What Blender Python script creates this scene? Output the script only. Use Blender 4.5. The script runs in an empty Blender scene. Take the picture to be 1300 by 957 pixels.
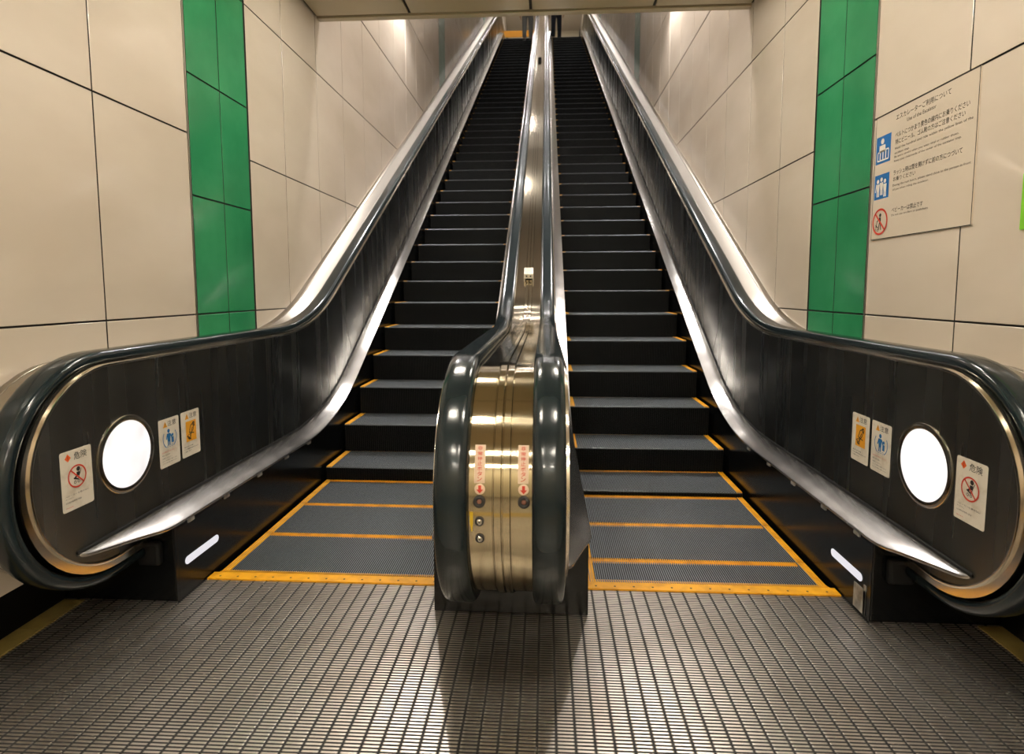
import bpy, bmesh, math, random
import numpy as np
from mathutils import Vector, Matrix
random.seed(3)
SC = bpy.context.scene
COL = SC.collection
PI = math.pi

# ------------------------------------------------------------------ camera
tilt, yaw, roll = 0.0875, 0.0574, -0.0022
fw = Vector((-math.sin(yaw)*math.cos(tilt), math.cos(yaw)*math.cos(tilt), -math.sin(tilt)))
rt = Vector((math.cos(yaw), math.sin(yaw), 0))
up = rt.cross(fw)
r2 = rt*math.cos(roll) + up*math.sin(roll)
u2 = -rt*math.sin(roll) + up*math.cos(roll)
cd = bpy.data.cameras.new('camera'); cam = bpy.data.objects.new('camera', cd); COL.objects.link(cam)
cam.matrix_world = Matrix(((r2.x, u2.x, -fw.x, .1215), (r2.y, u2.y, -fw.y, 0), (r2.z, u2.z, -fw.z, 1.1913), (0, 0, 0, 1)))
cd.sensor_fit = 'HORIZONTAL'; cd.sensor_width = 36; cd.lens = 739.0/1300*36
cd.shift_y = -45/1300
cd.clip_start = .02
cd.dof.use_dof = True; cd.dof.focus_distance = 2.3; cd.dof.aperture_fstop = 4.0
SC.camera = cam
# ------------------------------------------------------------------ world, exposure
w = bpy.data.worlds.new('world'); SC.world = w; w.use_nodes = True
w.node_tree.nodes['Background'].inputs[0].default_value = (.02, .018, .015, 1)
w.node_tree.nodes['Background'].inputs[1].default_value = .3
SC.view_settings.view_transform = 'Standard'; SC.view_settings.look = 'None'
SC.view_settings.exposure = 0.1; SC.view_settings.gamma = 1
SC.view_settings.use_curve_mapping = False
HALL_TUBE = 58.0      # emission of the hall's fluorescent tubes
SHAFT_TUBE = 24.0
WARM = (1, .93, .80); NEUT = (1, .95, .93)
SPOT_W = 240
HALL_LAMP_Y = (3.16, .69, -1.9, -4.3)
SHAFT_LAMP_Y = (11.7, 16.6, 20.0)

# ------------------------------------------------------------------ measures
XW = 1.578           # wall
K = math.tan(PI/6)
Y0 = 3.403           # nosing line meets floor level
ZT = 9.45            # upper landing
ZC = 3.2             # hall ceiling
YC = 4.40            # edge of hall ceiling

# ------------------------------------------------------------------ materials
def lin(c): return tuple((x/12.92 if x <= .04045 else ((x+.055)/1.055)**2.4) for x in c)
def rgb(r, g, b): return lin((r/255, g/255, b/255)) + (1,)
def mat(name, col, rough=.5, metal=0, spec=.5, emit=0, aniso=0, coat=0, emitcol=None):
    m = bpy.data.materials.new(name); m.use_nodes = True
    p = m.node_tree.nodes['Principled BSDF']
    p.inputs['Base Color'].default_value = col if len(col) == 4 else (*col, 1)
    p.inputs['Roughness'].default_value = rough; p.inputs['Metallic'].default_value = metal
    p.inputs['Specular IOR Level'].default_value = spec
    p.inputs['Anisotropic'].default_value = aniso
    p.inputs['Coat Weight'].default_value = coat
    if emit:
        p.inputs['Emission Color'].default_value = emitcol or p.inputs['Base Color'].default_value
        p.inputs['Emission Strength'].default_value = emit
    if aniso:
        t = m.node_tree.nodes.new('ShaderNodeTangent'); t.direction_type = 'UV_MAP'; t.uv_map = 'UVMap'
        m.node_tree.links.new(t.outputs[0], p.inputs['Tangent'])
    return m
def noise_bump(m, scale, vec=(1, 1, 1), strength=.1, dist=.01, detail=3, rough_var=None):
    nt = m.node_tree; N = nt.nodes; L = nt.links; p = N['Principled BSDF']
    tc = N.new('ShaderNodeTexCoord'); mp = N.new('ShaderNodeMapping'); mp.inputs['Scale'].default_value = vec
    L.new(tc.outputs['Object'], mp.inputs[0])
    n = N.new('ShaderNodeTexNoise'); n.inputs['Scale'].default_value = scale; n.inputs['Detail'].default_value = detail
    L.new(mp.outputs[0], n.inputs[0])
    b = N.new('ShaderNodeBump'); b.inputs['Strength'].default_value = strength; b.inputs['Distance'].default_value = dist
    L.new(n.outputs[0], b.inputs['Height'])
    prev = [l for l in L if l.to_socket == p.inputs['Normal']]
    if prev: L.new(prev[0].from_socket, b.inputs['Normal'])
    L.new(b.outputs[0], p.inputs['Normal'])
    if rough_var:
        mr = N.new('ShaderNodeMapRange'); mr.inputs['From Min'].default_value = .3; mr.inputs['From Max'].default_value = .7
        mr.inputs['To Min'].default_value, mr.inputs['To Max'].default_value = rough_var
        L.new(n.outputs[0], mr.inputs[0]); L.new(mr.outputs[0], p.inputs['Roughness'])
    return m
def noise_col(m, c1, c2, scale, vec=(1, 1, 1), lo=.35, hi=.65, detail=4):
    nt = m.node_tree; N = nt.nodes; L = nt.links; p = N['Principled BSDF']
    tc = N.new('ShaderNodeTexCoord'); mp = N.new('ShaderNodeMapping'); mp.inputs['Scale'].default_value = vec
    L.new(tc.outputs['Object'], mp.inputs[0])
    n = N.new('ShaderNodeTexNoise'); n.inputs['Scale'].default_value = scale; n.inputs['Detail'].default_value = detail
    L.new(mp.outputs[0], n.inputs[0])
    r = N.new('ShaderNodeValToRGB'); r.color_ramp.elements[0].position = lo; r.color_ramp.elements[1].position = hi
    r.color_ramp.elements[0].color = c1; r.color_ramp.elements[1].color = c2
    L.new(n.outputs[0], r.inputs[0]); L.new(r.outputs[0], p.inputs['Base Color'])
    return m
M = {}
M['cream'] = mat('cream_enamel_panel', (.62, .53, .43), .17, coat=.25)
noise_col(M['cream'], (.60, .515, .415, 1), (.68, .595, .495, 1), 1.1, (1, 1, 2.2))
noise_bump(M['cream'], 2.2, (1, 1, 1), .05, .02)
M['green'] = mat('green_enamel_panel', (.03, .25, .10), .16, coat=.3)
noise_col(M['green'], (.022, .215, .085, 1), (.040, .275, .115, 1), 3, (1, 1, 1))
noise_bump(M['green'], 2.5, (1, 1, 1), .06, .02)
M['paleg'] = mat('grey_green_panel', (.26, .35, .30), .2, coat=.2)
M['joint'] = mat('joint_black', (.018, .014, .010), .7)
M['alu'] = mat('aluminium_trim', (.55, .52, .46), .3, 1)
M['steel'] = mat('brushed_steel_sheet', (.66, .60, .50), .19, 1, aniso=.75)
noise_bump(M['steel'], 60, (9, .4, .4), .035, .001, 2)
M['newel'] = mat('brushed_steel_newel', (.52, .445, .31), .125, 1, aniso=.8)
noise_bump(M['newel'], 60, (9, .4, .4), .012, .001, 2)
M['strip'] = mat('polished_deck_steel', (.50, .48, .45), .22, 1, aniso=.5)
noise_bump(M['strip'], 7, (.10, 1, .0), .22, .010, 0)
M['odeck'] = mat('outer_deck_steel', (.44, .40, .34), .30, 1, aniso=.2)
noise_bump(M['odeck'], 4, (1, 1, 1), .06, .01, 1)
M['panel'] = mat('dark_brushed_steel_panel', (.17, .17, .15), .26, 1, aniso=1.0)
noise_bump(M['panel'], 9, (0, 1, .02), .05, .004, 2, (.235, .295))
noise_bump(M['panel'], 40, (1, .3, 10), .03, .001, 2)
M['trimm'] = mat('bright_edge_trim', (.78, .72, .62), .16, 1)
M['rubber'] = mat('black_rubber_handrail', (.009, .016, .019), .17, 0, .42, coat=.08)
M['black'] = mat('black_satin_skirt', (.0035, .0038, .0038), .20, 0, .28)
noise_bump(M['black'], 6, (1, 1, 1), .03, .01, 2)
M['blackm'] = mat('black_matt', (.004, .004, .004), .6, 0, .3)
M['rib'] = mat('step_rib_aluminium', (.25, .275, .29), .5, .75)
M['groove'] = mat('step_groove', (.004, .005, .006), .7)
M['riser'] = mat('step_riser', (.0030, .0034, .0033), .6, 0, .15)
M['yellow'] = mat('demarcation_yellow', (.85, .33, .012), .45)
noise_col(M['yellow'], (.68, .29, .006, 1), (.93, .44, .008, 1), 14, (1, 1, 1), .3, .55)
M['screw'] = mat('screw_dark', (.10, .05, .01), .5)
M['lamp'] = mat('lamp_diffuser', (.6, .58, .56), .4, emit=1.0, emitcol=(1, .96, .94, 1))
M['lamp'].node_tree.nodes['Principled BSDF'].inputs['Base Color'].default_value = (.12, .11, .11, 1)
def lamp_mottle(m):      # unevenly lit, slightly dirty diffuser
    nt = m.node_tree; n = nt.nodes.new('ShaderNodeTexNoise'); n.inputs['Scale'].default_value = 9; n.inputs['Detail'].default_value = 1
    tc = nt.nodes.new('ShaderNodeTexCoord'); nt.links.new(tc.outputs['Object'], n.inputs[0])
    r = nt.nodes.new('ShaderNodeMapRange'); r.inputs[1].default_value = .3; r.inputs[2].default_value = .7; r.inputs[3].default_value = .80; r.inputs[4].default_value = 1.15
    nt.links.new(n.outputs[0], r.inputs[0]); nt.links.new(r.outputs[0], nt.nodes['Principled BSDF'].inputs['Emission Strength'])
lamp_mottle(M['lamp'])
M['striplamp'] = mat('skirt_lamp_diffuser', (.1, .1, .1), .4, emit=.75, emitcol=(.92, .90, .96, 1))
M['htube'] = mat('hall_tube', (1, 1, 1), .5, emit=HALL_TUBE*4, emitcol=(*WARM, 1))
M['stube'] = mat('shaft_tube', (1, 1, 1), .5, emit=SHAFT_TUBE*4, emitcol=(*NEUT, 1))
M['ceil'] = mat('ceiling_panel', (.46, .39, .25), .3)
M['shaftceil'] = mat('shaft_ceiling', (.55, .50, .44), .6)
M['white'] = mat('white_enamel', (.75, .72, .66), .4)
M['sticker'] = mat('sticker_white', (.72, .66, .55), .35)
noise_col(M['sticker'], (.60, .53, .42, 1), (.74, .68, .58, 1), 22, (1, 1, 1), .3, .5)
M['signw'] = mat('sign_plate', (.66, .57, .46), .25)
M['ink'] = mat('ink_black', (.025, .022, .02), .6)
M['red'] = mat('ink_red', (.62, .045, .02), .5)
M['orange'] = mat('ink_orange', (.85, .14, .02), .5)
M['amber'] = mat('ink_amber', (.80, .36, .02), .5)
M['blue'] = mat('ink_blue', (.015, .16, .42), .45)
M['sblue'] = mat('sign_blue', (.012, .15, .45), .4)
M['wink'] = mat('ink_white', (.75, .70, .62), .5)
M['pale'] = mat('label_pale_orange', (.80, .60, .42), .4)
M['tape'] = mat('yellow_tape', (.75, .50, .02), .5)
M['lime'] = mat('lime_board', (.22, .62, .03), .4)
M['tile'] = mat('tactile_tile', (.42, .30, .07), .6)
noise_col(M['tile'], (.30, .21, .06, 1), (.50, .38, .10, 1), 7)
M['chrome'] = mat('chrome', (.8, .78, .74), .12, 1)
M['dark_glass'] = mat('dark_button', (.30, .13, .09), .3)
M['wallfar'] = mat('landing_wall', (.66, .60, .45), .5)
M['shaftfill'] = mat('shaft_fill_tube', (1, 1, 1), .5, emit=SHAFT_TUBE*19, emitcol=(*NEUT, 1))  # emission of the fill light added for the shaft walls
M['landingfill'] = mat('landing_fill_tube', (1, 1, 1), .5, emit=SHAFT_TUBE*9, emitcol=(*NEUT, 1))  # emission of the fill lights added for the landing
M['grey'] = mat('grey_worn_steel', (.35, .34, .31), .5, .4)
noise_col(M['grey'], (.18, .17, .15, 1), (.5, .48, .44, 1), 18)

# floor plate: metal tread plate, bars across and gaps along
def floor_mat():
    m = mat('grooved_metal_floor_plate', (.3, .28, .25), .3, .75)
    nt = m.node_tree; N = nt.nodes; L = nt.links; p = N['Principled BSDF']
    tc = N.new('ShaderNodeTexCoord'); sx = N.new('ShaderNodeSeparateXYZ'); L.new(tc.outputs['Object'], sx.inputs[0])
    def math_(op, a, b=None, c=None):
        n = N.new('ShaderNodeMath'); n.operation = op
        for i, v in enumerate((a, b, c)):
            if v is None: continue
            if isinstance(v, (int, float)): n.inputs[i].default_value = v
            else: L.new(v, n.inputs[i])
        return n.outputs[0]
    def groove(sock, pitch, width):          # 1 on the bar, 0 in the groove
        t = math_('FRACT', math_('DIVIDE', sock, pitch))
        d = math_('MULTIPLY', math_('ABSOLUTE', math_('SUBTRACT', t, .5)), 2.0)   # 1 at the groove centre
        e = 1 - width/pitch
        return math_('SUBTRACT', 1, math_('SMOOTH_MIN', math_('MAXIMUM', math_('MULTIPLY', math_('SUBTRACT', d, e-.12), 6), 0), 1, .1))
    gx = groove(sx.outputs[0], .0512, .0062)
    gy = groove(sx.outputs[1], .0125, .0052)
    h = math_('MULTIPLY', gx, gy)
    n = N.new('ShaderNodeTexNoise'); n.inputs['Scale'].default_value = 2.5; n.inputs['Detail'].default_value = 4
    L.new(tc.outputs['Object'], n.inputs[0])
    r = N.new('ShaderNodeValToRGB')
    r.color_ramp.elements[0].color = (.010, .009, .008, 1); r.color_ramp.elements[1].color = (.80, .74, .66, 1)
    L.new(h, r.inputs[0])
    mx = N.new('ShaderNodeMix'); mx.data_type = 'RGBA'; mx.blend_type = 'MULTIPLY'; mx.inputs[0].default_value = .5
    L.new(r.outputs[0], mx.inputs[6]); r2_ = N.new('ShaderNodeValToRGB')
    r2_.color_ramp.elements[0].position = .35; r2_.color_ramp.elements[0].color = (.45, .38, .30, 1); r2_.color_ramp.elements[1].position = .65
    L.new(n.outputs[0], r2_.inputs[0]); L.new(r2_.outputs[0], mx.inputs[7])
    L.new(mx.outputs[2], p.inputs['Base Color'])
    L.new(math_('MULTIPLY', h, .92), p.inputs['Metallic'])
    L.new(math_('SUBTRACT', .60, math_('MULTIPLY', h, .28)), p.inputs['Roughness'])
    b = N.new('ShaderNodeBump'); b.inputs['Strength'].default_value = .35; b.inputs['Distance'].default_value = .002
    L.new(h, b.inputs['Height']); L.new(b.outputs[0], p.inputs['Normal'])
    return m
M['floor'] = floor_mat()

# ------------------------------------------------------------------ object helpers
ORG = {}
def tag(o, label=None, cat=None, group=None, kind=None):
    if label: o['label'] = label
    if cat: o['category'] = cat
    if group: o['group'] = group
    if kind: o['kind'] = kind
    return o
def thing(name, loc, label, cat, group=None):
    o = bpy.data.objects.new(name, None); COL.objects.link(o); o.location = loc; o.empty_display_size = .1
    ORG[o] = Vector(loc)
    return tag(o, label, cat, group)
def org(parent): return ORG.get(parent, Vector((0, 0, 0)))
class MB:
    def __init__(s): s.v = []; s.f = []; s.m = []; s.uv = {}; s.smooth = []
    def add(s, vs, fs, mi=0, uvs=None, sm=False):
        b = len(s.v); s.v += [tuple(x) for x in vs]
        if uvs:
            for i, q in enumerate(uvs): s.uv[b+i] = q
        for f in fs: s.f.append(tuple(b+i for i in f)); s.m.append(mi); s.smooth.append(sm)
    def box(s, a, b, mi=0):
        (x0, y0, z0), (x1, y1, z1) = a, b
        vs = [(x, y, z) for z in (z0, z1) for y in (y0, y1) for x in (x0, x1)]
        s.add(vs, [(0, 2, 3, 1), (4, 5, 7, 6), (0, 1, 5, 4), (2, 6, 7, 3), (0, 4, 6, 2), (1, 3, 7, 5)], mi)
    def build(s, name, mats, parent=None, bevel=0, solid=0, smooth_angle=None, seg=2):
        me = bpy.data.meshes.new(name); o0 = org(parent)
        me.from_pydata([(x-o0.x, y-o0.y, z-o0.z) for x, y, z in s.v], [], s.f)
        for mt in (mats if isinstance(mats, (list, tuple)) else [mats]): me.materials.append(M[mt] if isinstance(mt, str) else mt)
        for p, mi, sm in zip(me.polygons, s.m, s.smooth): p.material_index = mi; p.use_smooth = sm
        ul = me.uv_layers.new(name='UVMap')
        for lp in me.loops:
            vi = lp.vertex_index
            ul.data[lp.index].uv = s.uv.get(vi, (s.v[vi][0], s.v[vi][1]+.37*s.v[vi][2]))
        o = bpy.data.objects.new(name, me); COL.objects.link(o)
        if parent: o.parent = parent; ORG[o] = o0
        bm = bmesh.new(); bm.from_mesh(me)
        if s.fixn: bmesh.ops.recalc_face_normals(bm, faces=bm.faces)
        bm.to_mesh(me); bm.free()
        if solid: md = o.modifiers.new('solid', 'SOLIDIFY'); md.thickness = solid; md.offset = 0
        if bevel: md = o.modifiers.new('bevel', 'BEVEL'); md.width = bevel; md.segments = seg; md.limit_method = 'ANGLE'; md.angle_limit = .7
        return o
    fixn = True
def sweep(mb, section, path, closed=True, mi=0, side=1, sm=True, uoff=None):
    """section: (x, n) pairs; path: (y, z) points; n is measured outwards from the path."""
    P = np.array(path); T = np.zeros_like(P)
    T[1:-1] = P[2:]-P[:-2]; T[0] = P[1]-P[0]; T[-1] = P[-1]-P[-2]
    T /= np.linalg.norm(T, axis=1)[:, None]
    L = np.concatenate([[0], np.cumsum(np.linalg.norm(np.diff(P, axis=0), axis=1))])
    vs = []; uvs = []
    for (y, z), (ty, tz), l in zip(P, T, L):
        for x, n in section:
            vs.append((x, y-tz*n, z+ty*n)); uvs.append((x, l))
    k = len(section); fs = []
    for i in range(len(P)-1):
        for j in range(k if closed else k-1):
            a = i*k+j; b = i*k+(j+1) % k
            fs.append((a, b, b+k, a+k))
    if closed:
        fs.append(tuple(range(k))); fs.append(tuple((len(P)-1)*k+j for j in range(k)))
    mb.add(vs, fs, mi, uvs, sm)
def autosmooth(o, ang=.6):
    me = o.data
    bm = bmesh.new(); bm.from_mesh(me)
    for e in bm.edges:
        if len(e.link_faces) == 2 and e.calc_face_angle(0) > ang: e.smooth = False
    for f in bm.faces: f.smooth = True
    bm.to_mesh(me); bm.free()
    return o

def fillet(verts, radii, step=.05):
    """polyline (y,z) with round corners"""
    out = [Vector(verts[0])]
    for i in range(1, len(verts)-1):
        a, b, c = Vector(verts[i-1]), Vector(verts[i]), Vector(verts[i+1]); r = radii[i-1]
        d1 = (b-a).normalized(); d2 = (c-b).normalized(); th = d1.angle(d2); t = r*math.tan(th/2)
        sgn = 1 if d1.x*d2.y-d1.y*d2.x > 0 else -1
        n1 = Vector((-d1.y, d1.x))*sgn; ctr = b-d1*t+n1*r
        n = max(6, int(r*th/step))
        for k in range(n+1):
            a_ = th*k/n*sgn
            v = -n1*r; v = Vector((v.x*math.cos(a_)-v.y*math.sin(a_), v.x*math.sin(a_)+v.y*math.cos(a_)))
            out.append(ctr+v)
    out.append(Vector(verts[-1]))
    return [(p.x, p.y) for p in out]
def densify(path, d=.25):
    out = [path[0]]
    for a, b in zip(path[:-1], path[1:]):
        l = math.dist(a, b); n = max(1, int(l/d))
        for k in range(1, n+1): out.append((a[0]+(b[0]-a[0])*k/n, a[1]+(b[1]-a[1])*k/n))
    return out
YE = 21.3
def rail_path(cy, cz, r, off, R=1.7, ystart=2.06, yend=YE, upz=None, n=28):
    """loop round the lower newel, flat, incline, flat, loop round the upper newel"""
    zt = cz+r; zu = ZT+zt
    pts = [(ystart, cz-r)] if ystart > cy+.001 else []
    pts += [(cy-r*math.sin(PI*k/n), cz-r*math.cos(PI*k/n)) for k in range(n+1)]
    v1 = ((zt-off)/K+Y0, zt); v2 = ((zu-off)/K+Y0, zu)
    mid = fillet([pts[-1], v1, v2, (yend, zu)], [R, R])
    pts += densify(mid[1:], .3)
    cu = ZT+cz
    pts += [(yend+r*math.sin(PI*k/n), cu+r*math.cos(PI*k/n)) for k in range(1, n+1)]
    return pts
HR = rail_path(1.89, .59, .40, .831)             # handrail outer surface
SH = rail_path(1.89, .59, .365, .795)            # newel sheet / deck under the handrail
TR = rail_path(1.905, .603, .340, .777)          # panel edge trim
def open_path(zl, offl, R, y0=1.72, yend=YE+.2):
    zu = ZT+zl
    return densify(fillet([(y0, zl), ((zl-offl)/K+Y0, zl), ((zu-offl)/K+Y0, zu), (yend, zu)], [R, R]), .2)
LOW = open_path(.312, .10, 1.9)                  # deck strip lower edge
UPP = open_path(.352, .125, 1.9)                 # deck strip upper edge
def zi(path, y):
    P = np.array(path); return float(np.interp(y, P[:, 0], P[:, 1]))
NOSE = densify(fillet([(0, 0), (Y0, 0), (ZT/K+Y0, ZT), (26, ZT)], [1.2, 1.5], .03), .1)
NP_ = np.array(NOSE); NL = np.concatenate([[0], np.cumsum(np.linalg.norm(np.diff(NP_, axis=0), axis=1))])
def nose(s): return float(np.interp(s, NL, NP_[:, 0])), float(np.interp(s, NL, NP_[:, 1]))

# ------------------------------------------------------------------ the setting
def struct(o): o['kind'] = 'structure'; return o
mb = MB(); mb.box((-2.1, -5.2, -.2), (2.1, 2.28, 0)); struct(mb.build('floor', 'floor'))
# walls built of enamel panels
def wall(name, s):
    mb = MB()
    ys = [2.1635-.575*k for k in range(13, -1, -1)] + [2.748]
    cols = [(a, b, 0) for a, b in zip(ys[:-1], ys[1:])]
    def green(y): return [(y+.014, y+.296, 1), (y+.296, y+.576, 1)]
    cols += green(2.748)
    c = [3.338, 3.805]
    while c[-1] < 9.3: c.append(c[-1]+.572)
    cols += [(a, b, 0) for a, b in zip(c[:-1], c[1:])]
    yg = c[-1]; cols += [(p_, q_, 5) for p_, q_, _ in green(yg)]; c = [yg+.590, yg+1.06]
    while c[-1] < 16.0: c.append(c[-1]+.572)
    cols += [(a, b, 0) for a, b in zip(c[:-1], c[1:])]
    yg = c[-1]; cols += green(yg); c = [yg+.590, yg+1.06]
    while c[-1] < 26.5: c.append(c[-1]+.572)
    cols += [(a, b, 0) for a, b in zip(c[:-1], c[1:])]
    zc = [.235]+[1.078+.8625*k for k in range(15)]
    zg = [.235]+[1.078+.575*k for k in range(22)]
    g = .0034; X = XW*s; Xb = (XW+.012)*s
    for (a, b, k) in cols:
        Z = zg if k == 1 else zc
        for z0, z1 in zip(Z[:-1], Z[1:]):
            ztop = 3.5 if b < YC+.1 else 5.8+(b-4)*K
            if z0 > ztop or z1 < (a-Y0)*K-.6: continue
            gt = g*(2.0 if (k == 0 and abs(z0-3.665) < .02) else 1); gb = g
            y0, y1, p, q = a+g, b-g, z0+gt, z1-gb
            bv = .0015
            vs = [(X, y0+bv, p+bv), (X, y1-bv, p+bv), (X, y1-bv, q-bv), (X, y0+bv, q-bv),
                  (X+bv*s, y0, p), (X+bv*s, y1, p), (X+bv*s, y1, q), (X+bv*s, y0, q),
                  (Xb, y0, p), (Xb, y1, p), (Xb, y1, q), (Xb, y0, q)]
            fs = [(0, 1, 2, 3)]
            for i in range(4):
                j = (i+1) % 4; fs += [(i, i+4, j+4, j), (i+4, i+8, j+8, j+4)]
            i0 = len(mb.m); mb.add(vs, fs, k)
            for i in range(4): mb.m[i0+2+2*i] = 2
    # dark backing behind the joints, base recess
    mb.box((min(X+.009*s, X+.06*s), -5.3, .235), (max(X+.009*s, X+.06*s), 27, 14), 2)
    x0, x1 = sorted((1.745*s, 1.80*s)); mb.box((x0, -5.3, -.1), (x1, 3, .30), 3)
    x0, x1 = sorted((XW*s+.012*s, 1.80*s)); mb.box((x0, -5.3, .235), (x1, 3, .26), 3)
    # slim metal edge trims beside the green strips
    for y in (2.748,):
        x0, x1 = sorted((X-.002*s, X+.01*s)); mb.box((x0, y-.001, .235), (x1, y+.0085, 6), 4)
    mb.fixn = True
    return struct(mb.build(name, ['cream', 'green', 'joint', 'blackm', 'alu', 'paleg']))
wall('wall_left', -1); wall('wall_right', 1)
mb = MB(); mb.box((-2.1, -5.35, 0), (2.1, -5.2, 3.3)); struct(mb.build('wall_back', 'wallfar'))
# hall ceiling of metal panels
mb = MB()
xe = [-1.57, -.870, .010, .885, 1.57]
ye = [4.385-.9*k for k in range(12)]
for a, b in zip(xe[:-1], xe[1:]):
    for d, c_ in zip(ye[:-1], ye[1:]):
        mb.box((a+.011, c_+.005, ZC), (b-.011, d-.010, ZC+.02))
mb.box((-1.9, -5.3, ZC+.015), (1.9, YC, ZC+.06), 1)
struct(mb.build('ceiling', ['ceil', 'joint']))
mb = MB(); mb.box((-XW+.002, YC+.012, ZC-.001), (XW-.002, YC+.07, ZC+.16)); mb.box((-XW+.002, YC+.0, ZC+.1), (XW-.002, YC+.06, 5.0))
struct(mb.build('trim_1', 'ceil', bevel=.003))
tag(SC.objects['trim_1'], 'cream metal edge strip closing the low ceiling')
mb = MB()
zs = 5.0
yb = (12.6-zs)/K+YC
vs = [(-1.6, YC, zs), (1.6, YC, zs), (1.6, yb, 12.6), (-1.6, yb, 12.6), (-1.6, 27, 12.6), (1.6, 27, 12.6)]
vs += [(x, y, z+.12) for x, y, z in vs]
mb.add(vs, [(0, 1, 2, 3), (3, 2, 5, 4), (6, 9, 8, 7), (9, 10, 11, 8), (0, 6, 7, 1), (4, 5, 11, 10), (0, 3, 9, 6), (3, 4, 10, 9), (1, 7, 8, 2), (2, 8, 11, 5)])
struct(mb.build('ceiling_shaft', 'shaftceil')); 
mb = MB(); mb.box((-1.57, 20.9, ZT-.2), (1.57, 27, ZT)); struct(mb.build('floor_upper', 'wallfar'))
mb = MB(); mb.box((-1.57, 26.9, ZT), (1.57, 27.0, 12.6))
for z in (ZT+.9, ZT+1.75, ZT+2.6): mb.box((-1.57, 26.885, z), (1.57, 26.9, z+.02), 1)
for x in (-.9, -.1, .7): mb.box((x, 26.885, ZT), (x+.02, 26.9, 12.6), 1)
struct(mb.build('wall_upper', ['wallfar', 'grey']))
mb = MB(); mb.box((-1.57, 26.84, ZT), (1.57, 26.9, ZT+.14)); struct(mb.build('baseboard_upper', 'blackm'))

# ------------------------------------------------------------------ lamps
def tube_fixture(name, y, z, tubemat, label, group, slope=0):
    t = thing(name, (0, y, z), label, 'ceiling light', group)
    c, s = math.cos(slope), math.sin(slope)
    def R(a): return [(x, y+(q-y)*c-(r-z)*s, z+(q-y)*s+(r-z)*c) for x, q, r in a]
    for xc in (-.55, .55):
        m = MB(); m.box((xc-.21, y-.15, z-.02), (xc+.21, y+.15, z))
        for a, b in (((xc-.21, y-.155, z-.05), (xc+.21, y-.145, z)), ((xc-.21, y+.145, z-.05), (xc+.21, y+.155, z)), ((xc-.215, y-.155, z-.05), (xc-.205, y+.155, z)), ((xc+.205, y-.155, z-.05), (xc+.215, y+.155, z))): m.box(a, b)
        m.v = R(m.v); h_ = m.build('housing', 'white', t)
        for d in (-.10, .10):
            m = MB(); n = 10
            vs = [(x, y+d+.016*math.cos(2*PI*k/n), z-.042+.016*math.sin(2*PI*k/n)) for x in (xc-.17, xc+.17) for k in range(n)]
            m.add(R(vs), [(k, (k+1) % n, n+(k+1) % n, n+k) for k in range(n)]+[tuple(range(n)), tuple(range(n, 2*n))], 0, sm=False)
            m.build('fluorescent_tube', tubemat, h_)
ORD = ('first', 'second', 'third', 'fourth', 'fifth', 'sixth', 'seventh', 'eighth', 'ninth', 'tenth')
for y, q in zip(HALL_LAMP_Y, ORD): tube_fixture('ceiling_light', y, ZC, 'htube', q+' warm twin tube ceiling light of the hall, counted back from the escalators', 'twin tube lights over the hall')
for y, q in zip(SHAFT_LAMP_Y, ORD): tube_fixture('ceiling_light', y, min(5.0+(y-YC)*K, 12.6)-.03, 'stube', q+' cool twin tube light above the moving steps, counted upwards', 'twin tube lights over the stairs', PI/6 if y < 17 else 0)
tube_fixture('ceiling_light', 5.0, 5.0+.6*K-.03, 'shaftfill', 'unseen twin tube fill light added just behind the low ceiling edge', None, PI/6)  # added fill, hidden by the ceiling edge, brightens the lower shaft walls
for y, q in zip((21.4, 23.6), ORD): tube_fixture('ceiling_light', y, 12.58, 'landingfill', q+' unseen twin tube fill light added above the upper landing, counted away from the steps', 'added fill lights over the upper landing')  # added fill lights, out of view, so the landing is not dark
def wall_spot(y, z, s, label):
    t = thing('wall_spotlight', (XW*s, y, z), label, 'spotlight', 'spotlights grazing the shaft walls')
    m = MB(); m.box(*[tuple(v) for v in ((min(XW*s, (XW-.10)*s), y-.02, z+.05), (max(XW*s, (XW-.10)*s), y+.02, z+.07))]); m.build('bracket', 'alu', t)
    m = MB(); n = 16; x0 = (XW-.12)*s
    prof = [(.03, .10), (.045, .06), (.05, 0), (.04, 0), (.035, .04)]
    vs = [(x0+r*math.cos(2*PI*k/n), y+r*math.sin(2*PI*k/n), z+h) for r, h in prof for k in range(n)]
    fs = [(i*n+k, i*n+(k+1) % n, (i+1)*n+(k+1) % n, (i+1)*n+k) for i in range(len(prof)-1) for k in range(n)]+[tuple(range(n)), tuple((len(prof)-1)*n+k for k in range(n))]
    m.add(vs, fs, 0, sm=True); m.build('lamp_housing', 'white', t)
    ld = bpy.data.lights.new('spot_bulb', 'SPOT'); ld.energy = SPOT_W; ld.color = NEUT; ld.spot_size = 2.1; ld.spot_blend = .6; ld.shadow_soft_size = .03
    lo = bpy.data.objects.new('spot_bulb', ld); COL.objects.link(lo); lo.parent = t; lo.location = (-.12*s, 0, -.012)
for y, z in ((6.75, 4.85),):
    for s in (-1, 1): wall_spot(y, z, s, 'small white spotlight aimed down the '+('left' if s < 0 else 'right')+' shaft wall')

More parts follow.
